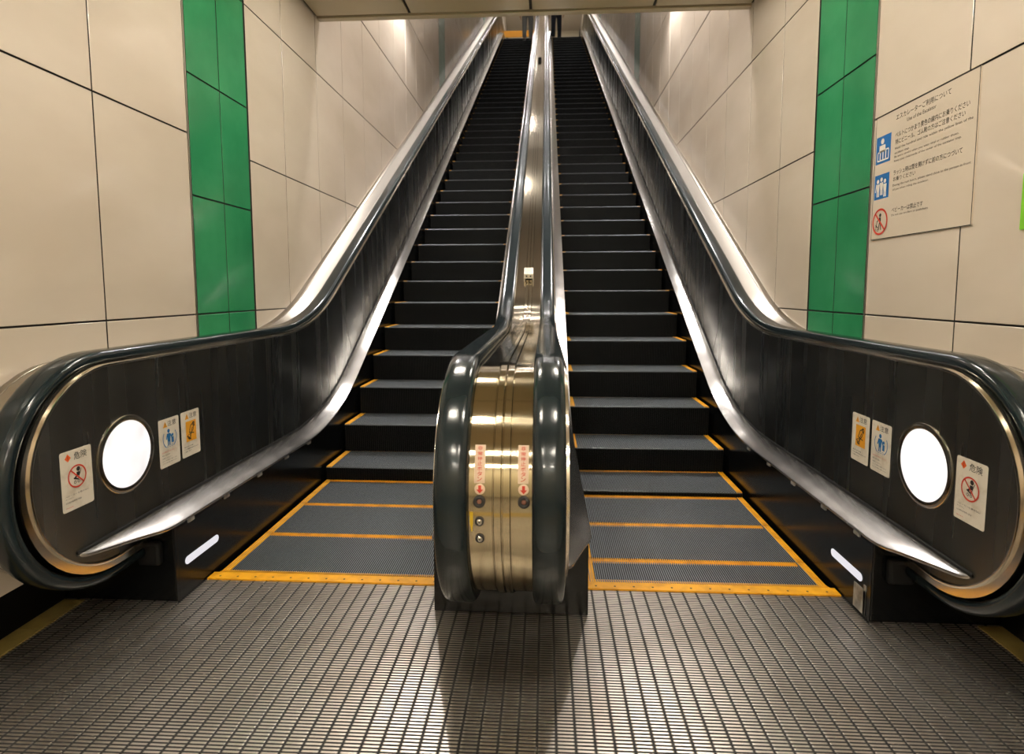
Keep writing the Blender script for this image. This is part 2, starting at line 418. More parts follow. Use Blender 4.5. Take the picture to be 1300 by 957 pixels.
# ------------------------------------------------------------------ escalators
XI, XO = .298, 1.262
def make_step(cx):
    W = (XO-XI)/2
    t = bpy.data.objects.new('step', None)
    # ribbed tread and riser in one mesh
    n = 106; pitch = 2*W/n; g = .0095
    sec = []
    for k in range(n):
        x = -W+k*pitch
        sec += [(x, 0), (x+pitch*.46, 0), (x+pitch*.46, g), (x+pitch, g)]
    sec.append((W, g)); sec.append((W, 0))
    m = MB(); D = .403
    rows = []
    for kind in range(5):
        for x, d in sec:
            rows.append([(x, D, -d), (x, .006+d, -d), (x, d, -d-.006), (x, d+.003, -.10), (x, d+.006, -.205)][kind])
    k = len(sec)
    fs = []; mi = []
    for r in range(4):
        for j in range(k-1):
            fs.append((r*k+j, r*k+j+1, (r+1)*k+j+1, (r+1)*k+j))
            top = sec[j][1] == 0 and sec[j+1][1] == 0
            mi.append(0 if (top and r < 2) else (1 if r < 2 else 2))
    m.add(rows, fs); m.m = mi
    m.fixn = False
    # body under the tread so that the step is solid
    m.box((-W, .03, -.06), (W, D, -.0115), 1)
    return m, W, D
def step_meshes():
    m, W, D = make_step(0)
    body = m.build('step', ['rib', 'groove', 'riser'])
    y = MB()
    # side stripes, ribbed lengthwise, and the rear line of yellow ribs
    for s in (-1, 1):
        for a in (0, .0115, .023):
            x0, x1 = sorted((s*(W-.001-a), s*(W-.0095-a))); y.box((x0, .004, -.006), (x1, D, .0012))
        x0, x1 = sorted((s*(W-.001), s*(W-.032))); y.box((x0, .006, -.006), (x1, D, -.002))
    n = 106; p = 2*W/n
    for k in range(4, n-4):
        x = -W+k*p; y.box((x-.0002, D-.034, -.007), (x+p*.46+.0002, D, .0010)); 
    y.box((-W+.03, D-.034, -.0085), (W-.03, D, -.0055))
    line = y.build('demarcation_line', 'yellow')
    me1, me2 = body.data, line.data
    bpy.data.objects.remove(body); bpy.data.objects.remove(line)
    return me1, me2
ME_STEP, ME_LINE = step_meshes()
def escalator(s, phase, label):
    cx = s*(XI+XO)/2
    t = thing('escalator', (cx, 2.24, 0), label, 'escalator')
    k = 0
    while True:
        sa = phase-.405*1+.405*k; y, z = nose(sa); k += 1
        if y > 21.2: break
        y2, _ = nose(sa)
        o = bpy.data.objects.new('step', ME_STEP); COL.objects.link(o); o.parent = t
        o.location = (0, y-2.24, z-.0045)
        l = bpy.data.objects.new('demarcation_line', ME_LINE); COL.objects.link(l); l.parent = o
    # comb plates with teeth and screws
    W = (XO-XI)/2
    def comb(y0, z0, dr):
        m = MB(); yy = sorted((y0, y0+.055*dr)); m.box((cx-W-.014, yy[0], z0-.01), (cx+W+.014, yy[1], z0+.006))
        n = 106; p = 2*W/n
        for q in range(n):
            x = cx-W+q*p+p*.50; yy = sorted((y0+.052*dr, y0+.095*dr))
            vs = [(x, y0+.052*dr, z0-.004), (x+p*.42, y0+.052*dr, z0-.004), (x+p*.42, y0+.052*dr, z0+.0055), (x, y0+.052*dr, z0+.0055),
                  (x, y0+.095*dr, z0-.006), (x+p*.42, y0+.095*dr, z0-.006), (x+p*.42, y0+.095*dr, z0-.0035), (x, y0+.095*dr, z0-.0035)]
            m.add(vs, [(0, 1, 2, 3), (4, 7, 6, 5), (0, 4, 5, 1), (1, 5, 6, 2), (2, 6, 7, 3), (3, 7, 4, 0)])
        for q in range(13):
            x = cx-W+.03+q*(2*W-.06)/12; r = .0045; nn = 8
            vs = [(x+r*math.cos(2*PI*i/nn), y0+.022*dr+r*math.sin(2*PI*i/nn), z0+h) for h in (.003, .0066) for i in range(nn)]
            m.add(vs, [tuple(range(nn, 2*nn))]+[(i, (i+1) % nn, nn+(i+1) % nn, nn+i) for i in range(nn)], 1)
        return m.build('comb_plate', ['yellow', 'screw'], t)
    comb(2.243, 0, 1); comb(20.98, ZT, -1)
    # smooth landing plate edge in front of the comb
    m = MB(); m.box((cx-W-.012, 2.05, -.5), (cx+W+.012, 20.9, -.45)); 
    vs = [(cx-W-.01, 2.2, -.3), (cx+W+.01, 2.2, -.3), (cx+W+.01, 3.5, -.3), (cx-W-.01, 3.5, -.3), (cx+W+.01, 20.2, ZT-.35), (cx-W-.01, 20.2, ZT-.35), (cx+W+.01, 21.2, ZT-.35), (cx-W-.01, 21.2, ZT-.35)]
    m = MB(); m.add(vs, [(0, 1, 2, 3), (3, 2, 4, 5), (5, 4, 6, 7)]); m.build('truss_pan', 'blackm', t, solid=.02)
    return t
escalator(-1, 2.7308, 'left escalator, dark ribbed steps with yellow edge lines, between central newel and left handrail')
escalator(1, 2.5372, 'right escalator, dark ribbed steps with yellow edge lines, between central newel and right handrail')

# ------------------------------------------------------------------ balustrades
def panel_mesh(X, yb_list, seg=None):
    pass
def zt_trim(y):
    if y < 1.905: return .603+math.sqrt(max(0, .34**2-(1.905-y)**2))
    return zi([p for p in TR if 1.9 < p[0] < YE+.001 and (p[1] > .6)], y)
TRT = [p for i, p in enumerate(TR) if p[0] >= 1.905-1e-6 and p[0] <= YE+1e-6 and (p[1] > .9) and i < len(TR)-20]
TRT = sorted(set(TRT))
def z_top(y):
    if y < 1.905: return .603+math.sqrt(max(0, .34**2-(1.905-y)**2))
    if y > YE: return ZT+.603+math.sqrt(max(0, .34**2-(y-YE)**2))
    return zi(TRT, y)
def z_bot(y):
    if y < 1.905: return .603-math.sqrt(max(0, .34**2-(1.905-y)**2))
    if y < 2.07: return .263
    if y > YE: return ZT+.603-math.sqrt(max(0, .34**2-(y-YE)**2))
    return zi(LOW, y)-.02
def side_face(t, X, d, lamp=True):
    """everything facing one flight: X is the panel plane, d the direction (+1/-1) from the panel towards the steps"""
    # panel plate
    m = MB()
    ys = [1.905-.34*math.cos(PI/2*k/16) for k in range(17)] + [2.0, 2.0699, 2.0701]
    y = 2.2
    while y < YE: ys.append(y); y += .06 if y < 5 else .25
    ys += [YE+.34*math.sin(PI/2*k/10) for k in range(11)]
    vs = []; uvs = []
    for y in ys:
        a, b = z_bot(y), z_top(y)
        for q in range(5): z = a+(b-a)*q/4; vs.append((X, y, z)); uvs.append((z, y))
    fs = [(i*5+q, i*5+q+1, i*5+q+6, i*5+q+5) for i in range(len(ys)-1) for q in range(4)]
    if d > 0: fs = [f[::-1] for f in fs]
    m.add(vs, fs, 0, uvs, True); m.fixn = False
    m.build('interior_panel', 'panel', t)
    # joints between the panel plates
    e = .0011*d; wj = .0016
    def seam(y0, z0, y1, z1):
        m = MB()
        dy, dz = y1-y0, z1-z0; L = math.hypot(dy, dz); ny, nz = -dz/L*wj, dy/L*wj
        vs = [(X+q, a, b) for q in (-e, e) for a, b in ((y0+ny, z0+nz), (y0-ny, z0-nz), (y1-ny, z1-nz), (y1+ny, z1+nz))]
        m.add(vs, [(0, 1, 2, 3), (7, 6, 5, 4), (0, 4, 5, 1), (1, 5, 6, 2), (2, 6, 7, 3), (3, 7, 4, 0)])
        m.build('panel_joint', 'joint', t)
    seam(3.04, .345, 3.04, .935)
    y = 4.42
    while y < 19:
        yt = y-.27; seam(y, zi(UPP, y)+.01, yt, z_top(yt)-.01); y += 1.9
    # bright edge trim
    m = MB(); a, b = sorted((X-.004*d, X+.0055*d))
    sweep(m, [(a, -.006), (b-.001, -.006), (b, -.004), (b, .001), (b-.001, .0035), (a, .0035)] if d > 0 else
          [(a+.001, -.006), (b, -.006), (b, .0035), (a+.001, .0035), (a, .001), (a, -.004)], TR)
    autosmooth(m.build('edge_trim', 'trimm', t), .9)
    # handrail guide between trim and belt
    m = MB(); a, b = sorted((X-.002*d, X-.085*d))
    G = rail_path(1.8975, .5965, .352, .786)
    sweep(m, [(a, -.02), (b, -.02), (b, .008), (a, .008)], G)
    autosmooth(m.build('handrail_guide', 'trimm', t), .9)
    m = MB(); c = X-.05*d
    G2 = rail_path(1.89, .59, .372, .803)
    sweep(m, [(c-.034, -.012), (c+.034, -.012), (c+.034, .002), (c-.034, .002)], G2); autosmooth(m.build('guide_shadow_gap', 'blackm', t), .9)
    # handrail belt
    m = MB(); c = X-.052*d
    sec = [(c-.033, -.037), (c-.040, -.037), (c-.0445, -.033), (c-.0465, -.024), (c-.0450, -.013), (c-.040, -.0055), (c-.030, -.0015), (c-.015, 0),
           (c+.015, 0), (c+.030, -.0015), (c+.040, -.0055), (c+.0450, -.013), (c+.0465, -.024), (c+.0445, -.033), (c+.040, -.037), (c+.033, -.037)]
    sweep(m, sec, HR); autosmooth(m.build('handrail', 'rubber', t), 1.2)
    # deck strip along the skirt
    xo = X+.106*d
    ys = [1.722, 1.728, 1.74, 1.76, 1.80, 1.86, 1.92, 1.955, 1.985, 2.02, 2.06]
    fr = [.04, .13, .20, .265, .37, .53, .69, .80, .90, .965, 1.0]
    y = 2.12
    while y < YE+.15: ys.append(y); fr.append(1.0); y += .05 if y < 5 else .2
    m = MB(); vs = []; uvs = []
    for y, f in zip(ys, fr):
        zu, zl = zi(UPP, y), zi(LOW, y); z = zu+(zl-zu)*f; x = X+(xo-X)*f
        bl = .0035*f; P_ = lambda a: (X+(x-.006*d-X)*a, zu+(z+.0022-zu)*a+4*bl*a*(1-a))
        for q in ((X, zu), P_(.2), P_(.4), P_(.6), P_(.8), (x-.006*d, z+.0022), (x-.001*d, z+.0005), (x, z-.004), (x-.002*d, z-.009), (x-.010*d, z-.011), (X, zu-.014)):
            vs.append((q[0], y, q[1])); uvs.append((q[0]+.0*q[1], y))
    k = 11
    fs = [(i*k+j, i*k+(j+1) % k, (i+1)*k+(j+1) % k, (i+1)*k+j) for i in range(len(ys)-1) for j in range(k)]
    fs += [tuple(range(k)), tuple((len(ys)-1)*k+j for j in range(k))]
    m.add(vs, fs, 0, uvs, True)
    autosmooth(m.build('deck_strip', 'strip', t), .6)
    # rubber bead between strip and panel
    m = MB(); a, b = sorted((X-.001*d, X+.006*d))
    sweep(m, [(a, -.004), (b, -.004), (b, .005), (a, .010)] if d > 0 else [(a, -.004), (b, -.004), (b, .010), (a, .005)], UPP)
    m.build('rubber_bead', 'blackm', t)
    # skirt panel
    xs = X+.094*d
    m = MB(); ys = [2.06, 2.2]; y = 2.3
    while y < YE: ys.append(y); y += .1
    vs = []; 
    for y in ys:
        zb = zi(NOSE, y)-.42; zb = min(zb, zi(NOSE, y+.3)-.42)
        if y < 2.31: zb = -.02
        vs += [(xs, y, zb), (xs, y, zi(LOW, y)-.004)]
    m.add(vs, [(2*i, 2*i+2, 2*i+3, 2*i+1) if d < 0 else (2*i, 2*i+1, 2*i+3, 2*i+2) for i in range(len(ys)-1)]); m.fixn = False
    m.build('skirt_panel', 'black', t)
    # small clips under the strip
    for y in (2.16, 2.42, 2.72, 3.02, 3.32):
        m = MB(); z = zi(LOW, y)-.02; a, b = sorted((xs-.001*d, xs+.007*d)); m.box((a, y-.02, z-.008), (b, y+.02, z+.006)); m.build('skirt_clip', 'grey', t, bevel=.002)
    return xs
def lamps(t, X, d, xs):
    n = 48; cy, cz = 1.965, .611
    def disc(name, matn, r0, r1, w0, w1, par):
        m = MB()
        if r0 == 0:
            prof = [(r1, -.002), (r1, w0), (r1*.93, w1), (r1*.6, w1+.002), (.001, w1+.003)]
        else:
            prof = [(r1, -.001), (r1, w0*.6), (r1-.004, w0), (r0+.004, w0), (r0, w0*.6), (r0, -.001)]
        vs = [(X+d*h, cy+r*math.cos(2*PI*k/n), cz+r*math.sin(2*PI*k/n)) for r, h in prof for k in range(n)]
        q = len(prof)
        fs = [(i*n+k, i*n+(k+1) % n, (i+1)*n+(k+1) % n, (i+1)*n+k) for i in range(q-1) for k in range(n)]
        if r0 == 0: fs.append(tuple((q-1)*n+k for k in range(n)))
        m.add(vs, fs, 0, sm=True)
        return autosmooth(m.build(name, matn, par), .7)
    L = disc('round_lamp', 'lamp', 0, .1192, .003, .0045, t)
    disc('lamp_ring', 'trimm', .1195, .140, .0045, .0, L)
    # capsule lamp in the skirt
    m = MB(); y0, y1, cz2, r = 2.115, 2.345, .138, .0155
    pts = [(y1-r+r*math.sin(PI*k/10), cz2+r*math.cos(PI*k/10)) for k in range(11)]+[(y0+r-r*math.sin(PI*k/10), cz2-r*math.cos(PI*k/10)) for k in range(11)]
    vs = [(xs-.001*d, *p) for p in pts]+[(xs+.003*d, *p) for p in pts]; q = len(pts)
    m.add(vs, [tuple(range(q)), tuple(range(q, 2*q))]+[(k, (k+1) % q, q+(k+1) % q, q+k) for k in range(q)])
    m.build('skirt_lamp', 'striplamp', t)
def outer_balustrade(s, label):
    t = thing('balustrade', (1.43*s, 2.0, 0), label, 'escalator balustrade')
    X = 1.376*s; d = -s
    xs = side_face(t, X, d)
    lamps(t, X, d, xs)
    # outer deck sheet between handrail and wall, wrapping round the newel
    WJ = rail_path(1.90, .588, .363, .87)
    a = np.array(SH); b = np.array(WJ); n = min(len(a), len(b))
    def resample(P, N=420):
        P = np.array(P); L = np.concatenate([[0], np.cumsum(np.linalg.norm(np.diff(P, axis=0), axis=1))])
        # common parameter: fraction of length
        u = np.linspace(0, 1, N)*L[-1]; return np.stack([np.interp(u, L, P[:, 0]), np.interp(u, L, P[:, 1])], 1)
    A, B = resample(SH), resample(WJ)
    m = MB(); vs = []; uvs = []; fs = []
    for i in range(420):
        p, q = A[i], B[i]
        xw_ = (XW-.001)*s; x0_ = 1.462*s; 
        row = [(x0_, *p), (x0_+(.012*s), *(p*.88+q*.12)), (xw_-.028*s, *(p*.25+q*.75)), (xw_-.027*s, *(p*.22+q*.78+np.array((0, .0015)))), (xw_, *q)]
        vs += row; uvs += [(r[0], i*.05) for r in row]
    fs = [(i*5+j, i*5+j+1, i*5+j+6, i*5+j+5) for i in range(419) for j in range(4)]
    m.add(vs, fs, 0, uvs, True)
    autosmooth(m.build('outer_deck', 'odeck', t, solid=.002), .5)
    m = MB(); x0, x1 = sorted(((XW-.030)*s, (XW-.0275)*s))
    C = A*.25+B*.75; sweep(m, [(x0, -.003), (x1, -.003), (x1, .0012), (x0, .0012)], [tuple(c) for c in C]); m.build('deck_seam', 'blackm', t)
    # dark end box below the newel
    m = MB(); x0, x1 = sorted((1.2815*s, 1.744*s)); m.box((x0, 2.064, 0), (x1, 2.5, .300)); m.build('base_box', 'black', t, bevel=.012, seg=3)
    m = MB(); x0, x1 = sorted((1.33*s, 1.42*s)); m.box((x0, 2.035, .155), (x1, 2.066, .245)); m.build('handrail_inlet', 'blackm', t, bevel=.012, seg=3)
    return t
outer_balustrade(-1, 'left balustrade with round lit lamp, black handrail and dark steel panel beside the left wall')
tR = outer_balustrade(1, 'right balustrade with round lit lamp, black handrail and dark steel panel beside the right wall')
# worn corner plate on the right base box
m = MB(); m.box((1.2785, 2.085, .012), (1.2830, 2.165, .105)); m.box((1.2785, 2.085, .012), (1.2830, 2.10, .125))
m.build('corner_scuff_plate', 'grey', tR, bevel=.001)

tC = thing('balustrade', (0, 2.05, 0), 'central balustrade with brushed steel newel and two black handrails between the escalators', 'escalator balustrade')
for s in (-1, 1): side_face(tC, .185*s, s)
m = MB()
sec = [(-.094, -.02), (-.094, -.001), (-.092, 0), (-.0215, 0), (-.0208, -.004), (-.0186, -.004), (-.0180, .004), (-.0165, .0055), (.0015, .0055), (.0025, .0045), (.0027, -.012), (.0068, -.012), (.0070, .0045), (.008, .0055), (.0265, .0055), (.0280, .004), (.0286, -.004), (.0308, -.004), (.0315, 0), (.096, 0), (.098, -.001), (.098, -.02)]
sweep(m, sec, SH)
autosmooth(m.build('newel_cover', 'newel', tC), .35)
m = MB()
m.box((-.289, 2.056, 0), (.281, 2.6, .305)); m.build('base_box', 'black', tC, bevel=.004)
for s in (-1, 1):
    m = MB(); x0, x1 = sorted((.09*s, .18*s)); m.box((x0, 2.03, .15), (x1, 2.06, .245)); m.build('handrail_inlet', 'blackm', tC, bevel=.012, seg=3)
# cover plate joints across the newel cover
m = MB()
for a in (2, 7, 12):
    pass
# cylinder mapping of the newel front: u = x, v = arc length above the newel centre
def nmap(u, v, w):
    r = .365+w; a = v/.365
    return (u, 1.89-r*math.cos(a), .59+r*math.sin(a))
def disc_on(mp, u, v, r, w0, w1, n=24, hole=0):
    m = MB(); prof = [(r, w0), (r, w1*.7), (r*.88, w1)]
    if hole: prof += [(hole*1.15, w1), (hole, w1*.6), (hole, w0)]
    else: prof += [(.0001, w1)]
    vs = [mp(u+q*math.cos(2*PI*k/n), v+q*math.sin(2*PI*k/n), h) for q, h in prof for k in range(n)]
    fs = [(i*n+k, i*n+(k+1) % n, (i+1)*n+(k+1) % n, (i+1)*n+k) for i in range(len(prof)-1) for k in range(n)]
    m.add(vs, fs, 0, sm=True); return m
for u in (-.056, .065):
    b = disc_on(nmap, u, .032, .0165, -.001, .007, hole=.0075).build('stop_button', 'ink', tC)
    disc_on(nmap, u, .032, .0065, 0, .0035).build('button_cap', 'dark_glass', b)
for v in (-.023, -.074):
    b = disc_on(nmap, -.056, v, .0125, -.001, .006, hole=.009).build('key_switch', 'ink', tC)
    c = disc_on(nmap, -.056, v, .009, 0, .007).build('key_barrel', 'chrome', b)
    disc_on(nmap, -.056, v, .0025, .006, .0076).build('keyhole', 'ink', c)
# yellow tape scrap on the newel
m = MB(); vs = [nmap(u, v, .0008) for v in (.003, -.01, -.03, -.048, -.053) for u in ((-.082, -.0735) if v > -.04 else (-.079, -.0755))]
m.add(vs, [(2*i, 2*i+1, 2*i+3, 2*i+2) for i in range(4)])
o = m.build('yellow_tape_scrap', 'tape', None, solid=.0006); tag(o, 'small strip of yellow tape beside the key switches on the central newel', 'tape')
# slots on the newel side
for s in (1,):
    m = MB(); m.box((.184, 1.722, .66), (.1925, 1.742, .765)); m.build('sensor_slot', 'blackm', tC, bevel=.002)
# junction boxes on the central deck
def deckz(y): return zi([p for i, p in enumerate(SH) if 30 < i < len(SH)-30], y)
def deck_box(y, sx, label):
    z = deckz(y); t = thing('deck_box', (0, y, z), label, 'junction box')
    ca, sa = math.cos(PI/6), math.sin(PI/6)
    def T(pts): return [(x, y+q*ca-r*sa, z+q*sa+r*ca) for x, q, r in pts]
    m = MB(); h = .05*sx; w_ = .033*sx; l = .05*sx
    m.box((-w_, -l, .012*sx), (w_, l, h)); m.v = T(m.v); m.build('housing', 'sticker', t, bevel=.004*sx)
    m = MB(); m.box((-w_*.72, -l*.9, -.002), (w_*.72, l*.9, .013*sx)); m.v = T(m.v); m.build('foot', 'blackm', t)
    for x in (-.014*sx, .014*sx):
        m = MB(); m.box((x-.005*sx, -l-.0035*sx, .028*sx), (x+.005*sx, -l+.001, .038*sx)); m.v = T(m.v); m.build('sensor_eye', 'ink', t)
deck_box(4.26, 1.0, 'small cream box with two dark eyes on the central steel deck above the newel')
z = deckz(11.8)
m = MB(); m.box((-.022, 11.77, z-.03), (.022, 11.83, z+.07)); m.box((-.034, 11.75, z+.02), (.034, 11.85, z+.05))
o = m.build('deck_stop', 'blackm', None, bevel=.008); tag(o, 'small black knob high up on the central steel deck', 'deck stop')

# ------------------------------------------------------------------ flat graphics: text and pictograms
def text_verts(body, width=None, height=.01, bold=0):
    cu = bpy.data.curves.new('t', 'FONT'); cu.body = body; cu.size = 1; cu.resolution_u = 3; cu.offset = bold
    ob = bpy.data.objects.new('t', cu); COL.objects.link(ob)
    dg = bpy.context.evaluated_depsgraph_get(); me = bpy.data.meshes.new_from_object(ob.evaluated_get(dg))
    vs = [v.co.copy() for v in me.vertices]; fs = [tuple(p.vertices) for p in me.polygons]
    bpy.data.objects.remove(ob); bpy.data.curves.remove(cu); bpy.data.meshes.remove(me)
    x0 = min(v.x for v in vs); x1 = max(v.x for v in vs); y0 = min(v.y for v in vs); y1 = max(v.y for v in vs)
    sy = height/(y1-y0); sx = (width/(x1-x0)) if width else sy
    return [((v.x-x0)*sx, (v.y-y0)*sy) for v in vs], fs
class G2:
    """flat graphics in local (u, v); placed by a mapping function"""
    def __init__(s, mp, w=.0009): s.mp = mp; s.m = MB(); s.m.fixn = False; s.w = w; s.mats = []
    def mi(s, name):
        if name not in s.mats: s.mats.append(name)
        return s.mats.index(name)
    def put(s, pts, fs, mt, w=None):
        s.m.add([s.mp(u, v, w if w is not None else s.w) for u, v in pts], fs, s.mi(mt))
    def text(s, body, u, v, width, height, mt='ink', w=None, bold=0):
        vs, fs = text_verts(body, width, height, bold); s.put([(u+a, v+b) for a, b in vs], fs, mt, w)
    def poly(s, pts, mt, w=None): s.put(pts, [tuple(range(len(pts)))], mt, w)
    def rect(s, u0, v0, u1, v1, mt, w=None): s.poly([(u0, v0), (u1, v0), (u1, v1), (u0, v1)], mt, w)
    def disc(s, u, v, r, mt, w=None, ry=None, n=20): s.poly([(u+r*math.cos(2*PI*k/n), v+(ry or r)*math.sin(2*PI*k/n)) for k in range(n)], mt, w)
    def ring(s, u, v, r, t, mt, w=None, a0=0, a1=2*PI, n=36):
        pts = []
        for k in range(n+1):
            a = a0+(a1-a0)*k/n; pts += [(u+(r-t)*math.cos(a), v+(r-t)*math.sin(a)), (u+r*math.cos(a), v+r*math.sin(a))]
        s.put(pts, [(2*k, 2*k+1, 2*k+3, 2*k+2) for k in range(n)], mt, w)
    def bar(s, a, b, t, mt, w=None):
        dx, dy = b[0]-a[0], b[1]-a[1]; l = math.hypot(dx, dy); nx, ny = -dy/l*t/2, dx/l*t/2
        s.poly([(a[0]-nx, a[1]-ny), (b[0]-nx, b[1]-ny), (b[0]+nx, b[1]+ny), (a[0]+nx, a[1]+ny)], mt, w)
    def build(s, name, par): return s.m.build(name, s.mats, par)
def sheet(mp, W, H, r, th, name, mt, par, nseg=1):
    pts = []
    for cx_, cy_, a0 in ((W-r, r, -PI/2), (W-r, H-r, 0), (r, H-r, PI/2), (r, r, PI)):
        for k in range(5): a = a0+PI/2*k/4; pts.append((cx_+r*math.cos(a), cy_+r*math.sin(a)))
    m = MB(); n = len(pts)
    if nseg > 1:   # curved sheet: strips
        vs = [mp(u, H*k/nseg, w) for w in (0, th) for k in range(nseg+1) for u in (0, W)]; q = 2*(nseg+1)
        fs = [(2*k+q, 2*k+1+q, 2*k+3+q, 2*k+2+q) for k in range(nseg)]+[(2*k, 2*k+2, 2*k+2+q, 2*k+q) for k in range(nseg)]+[(2*k+1, 2*k+1+q, 2*k+3+q, 2*k+3) for k in range(nseg)]
        fs += [(0, q, q+1, 1), (2*nseg, 2*nseg+1, 2*nseg+1+q, 2*nseg+q)]
        m.add(vs, fs)
    else:
        m.add([mp(u, v, w) for w in (0, th) for u, v in pts], [tuple(range(n)), tuple(range(n, 2*n))]+[(k, (k+1) % n, n+(k+1) % n, n+k) for k in range(n)])
    return m.build(name, mt, par)
def wallmap(X, d, ystart, z0, dirn):
    return lambda u, v, w: (X+d*w, ystart+dirn*u, z0+v)
def sticker(kind, s, y0, z0, label):
    """s: side (-1 left, 1 right); reading direction runs +y on the left, -y on the right"""
    X = 1.376*s; d = -s; dirn = -s
    W, H = .125, .192
    t = thing('warning_sticker', (X, y0+dirn*W/2, z0), label, 'sticker')
    mp = wallmap(X, d, y0, z0, dirn)
    sheet(mp, W, H, .007, .0006, 'sticker_sheet', 'sticker', t)
    if kind == 'danger':
        g = G2(mp, .0010); g.text('危険', .054, .158, .052, .024, 'ink', bold=.004)
        g.text('ベビーカーを乗せない', .012, .046, .095, .0058); g.text('でください。', .012, .038, .03, .0045)
        g.text('お子様の転落等の事故', .012, .026, .062, .0052); g.text('株式会社', .012, .010, .03, .004, 'red'); g.build('lettering', t)
        g = G2(mp, .0010); g.poly([(.030, .157), (.042, .169), (.030, .183), (.018, .169)], 'orange'); g.bar((.030, .163), (.030, .177), .003, 'red', .0013); g.build('danger_diamond', t)
        g = G2(mp, .0012); c = (.062, .104)
        # person pushing a pushchair inside the ring
        g.disc(.068, .126, .0075, 'ink'); g.poly([(.060, .117), (.074, .117), (.071, .104), (.060, .104)], 'ink'); g.bar((.062, .106), (.052, .098), .006, 'ink')
        g.bar((.048, .100), (.066, .093), .005, 'ink'); g.bar((.080, .125), (.066, .093), .0022, 'ink')
        for q in (.053, .067): g.ring(q, .086, .005, .0018, 'ink', n=14)
        g.build('pushchair_pictogram', t)
        g = G2(mp, .0016); g.ring(c[0], c[1], .037, .0048, 'red'); g.bar((c[0]-.025, c[1]+.025), (c[0]+.025, c[1]-.025), .0046, 'red'); g.build('prohibition_ring', t)
    else:
        g = G2(mp, .0010); g.text('注意', .054, .160, .052, .022, 'ink', bold=.004)
        if kind == 'family':
            for q, v in enumerate((.058, .046, .034)): g.text(('お子様の手をつないで', '黄色い線の内側に', 'お乗りください。')[q], .014, v, (.088, .05, .06)[q], .0052, 'red' if q == 0 else 'ink')
            for q, v in enumerate((.024, .014)): g.text('ステップの中央にお乗りください', .014, v, .09, .0048, 'ink')
        else:
            for q, v in enumerate((.040, .030, .020)): g.text(('巻き込まれ注意', 'すそや履物が挟まれないよう', 'ご注意ください')[q], .014, v, (.06, .095, .05)[q], .0055, 'ink', bold=.01)
        g.build('lettering', t)
        g = G2(mp, .0010); g.poly([(.026, .158), (.052, .158), (.039, .182)], 'amber'); g.rect(.0377, .166, .0403, .176, 'ink', .0013); g.rect(.0377, .161, .0403, .164, 'ink', .0013); g.build('warning_triangle', t)
        g = G2(mp, .0012)
        if kind == 'family':
            g.disc(.058, .141, .008, 'blue'); g.poly([(.048, .131), (.068, .131), (.066, .098), (.050, .098)], 'blue'); g.bar((.050, .13), (.042, .108), .006, 'blue'); g.bar((.067, .128), (.076, .112), .006, 'blue')
            g.disc(.081, .121, .006, 'blue'); g.poly([(.074, .113), (.088, .113), (.088, .090), (.074, .090)], 'blue')
            g.bar((.053, .10), (.053, .084), .006, 'blue'); g.bar((.063, .10), (.063, .084), .006, 'blue')
            g.ring(.064, .112, .043, .0035, 'blue', a0=-1.0, a1=.6, n=14); g.ring(.064, .112, .043, .0035, 'blue', a0=PI-.6, a1=PI+1.0, n=14)
            for q in (.05, .064, .078): g.ring(q, .080, .005, .0014, 'blue', n=12)
            g.build('adult_and_child_pictogram', t)
        else:
            g.rect(.030, .062, .100, .148, 'amber', .0011)
            for a, b in (((.088, .138), (.062, .128)), ((.062, .128), (.050, .100)), ((.050, .100), (.084, .092)), ((.084, .132), (.078, .108)), ((.078, .108), (.046, .072)), ((.074, .118), (.058, .092)), ((.036, .088), (.062, .070)), ((.090, .120), (.080, .134))):
                g.bar(a, b, .0042, 'ink', .0014)
            g.ring(.082, .132, .009, .003, 'ink', .0014, n=14); g.ring(.052, .082, .012, .003, 'ink', .0014, n=16)
            g.build('caught_foot_pictogram', t)
    return t
sticker('danger', -1, 1.676, .499, 'danger sticker with red no-pushchair ring, left of the round lamp on the left balustrade')
sticker('family', -1, 2.137, .497, 'caution sticker with blue adult and child, just right of the left round lamp')
sticker('foot', -1, 2.2765, .499, 'caution sticker with yellow square pictogram on the left balustrade, farther from the lamp')
sticker('danger', 1, 1.8105, .499, 'danger sticker with red no-pushchair ring, right of the round lamp on the right balustrade')
sticker('family', 1, 2.273, .504, 'caution sticker with blue adult and child, just left of the right round lamp')
sticker('foot', 1, 2.416, .505, 'caution sticker with yellow square pictogram on the right balustrade, farther from the lamp')

# newel labels: vertical writing and arrow discs
for u0, side in ((-.0705, 'left'), (.0485, 'right')):
    base = lambda u, v, w, u0=u0: nmap(u0+u, .081+v, w)
    t = thing('stop_button_label', nmap(u0+.0145, .081, 0), 'narrow upright label with red writing above the '+side+' stop button', 'label')
    sheet(base, .0290, .1035, .001, .0006, 'label_sheet', 'pale', t, nseg=8)
    g = G2(base, .0011)
    for k, ch in enumerate('非常停止ボタン'): g.text(ch, .0075, .088-.0138*k, .0135, .0118 if ch != '常' else .010, 'red', bold=.012)
    g.build('lettering', t)
    base2 = lambda u, v, w, u0=u0: nmap(u0+.0155+u, .065+v, w)
    t = thing('arrow_label', nmap(u0+.0145, .05, 0), 'round pale label with red down arrow above the '+side+' stop button', 'label')
    disc_on(base2, 0, 0, .0148, 0, .0008).build('label_disc', 'pale', t)
    g = G2(base2, .0013); g.rect(-.004, -.001, .004, .010, 'red'); g.poly([(-.0095, -.001), (0, -.0115), (.0095, -.001)], 'red'); g.build('down_arrow', t)

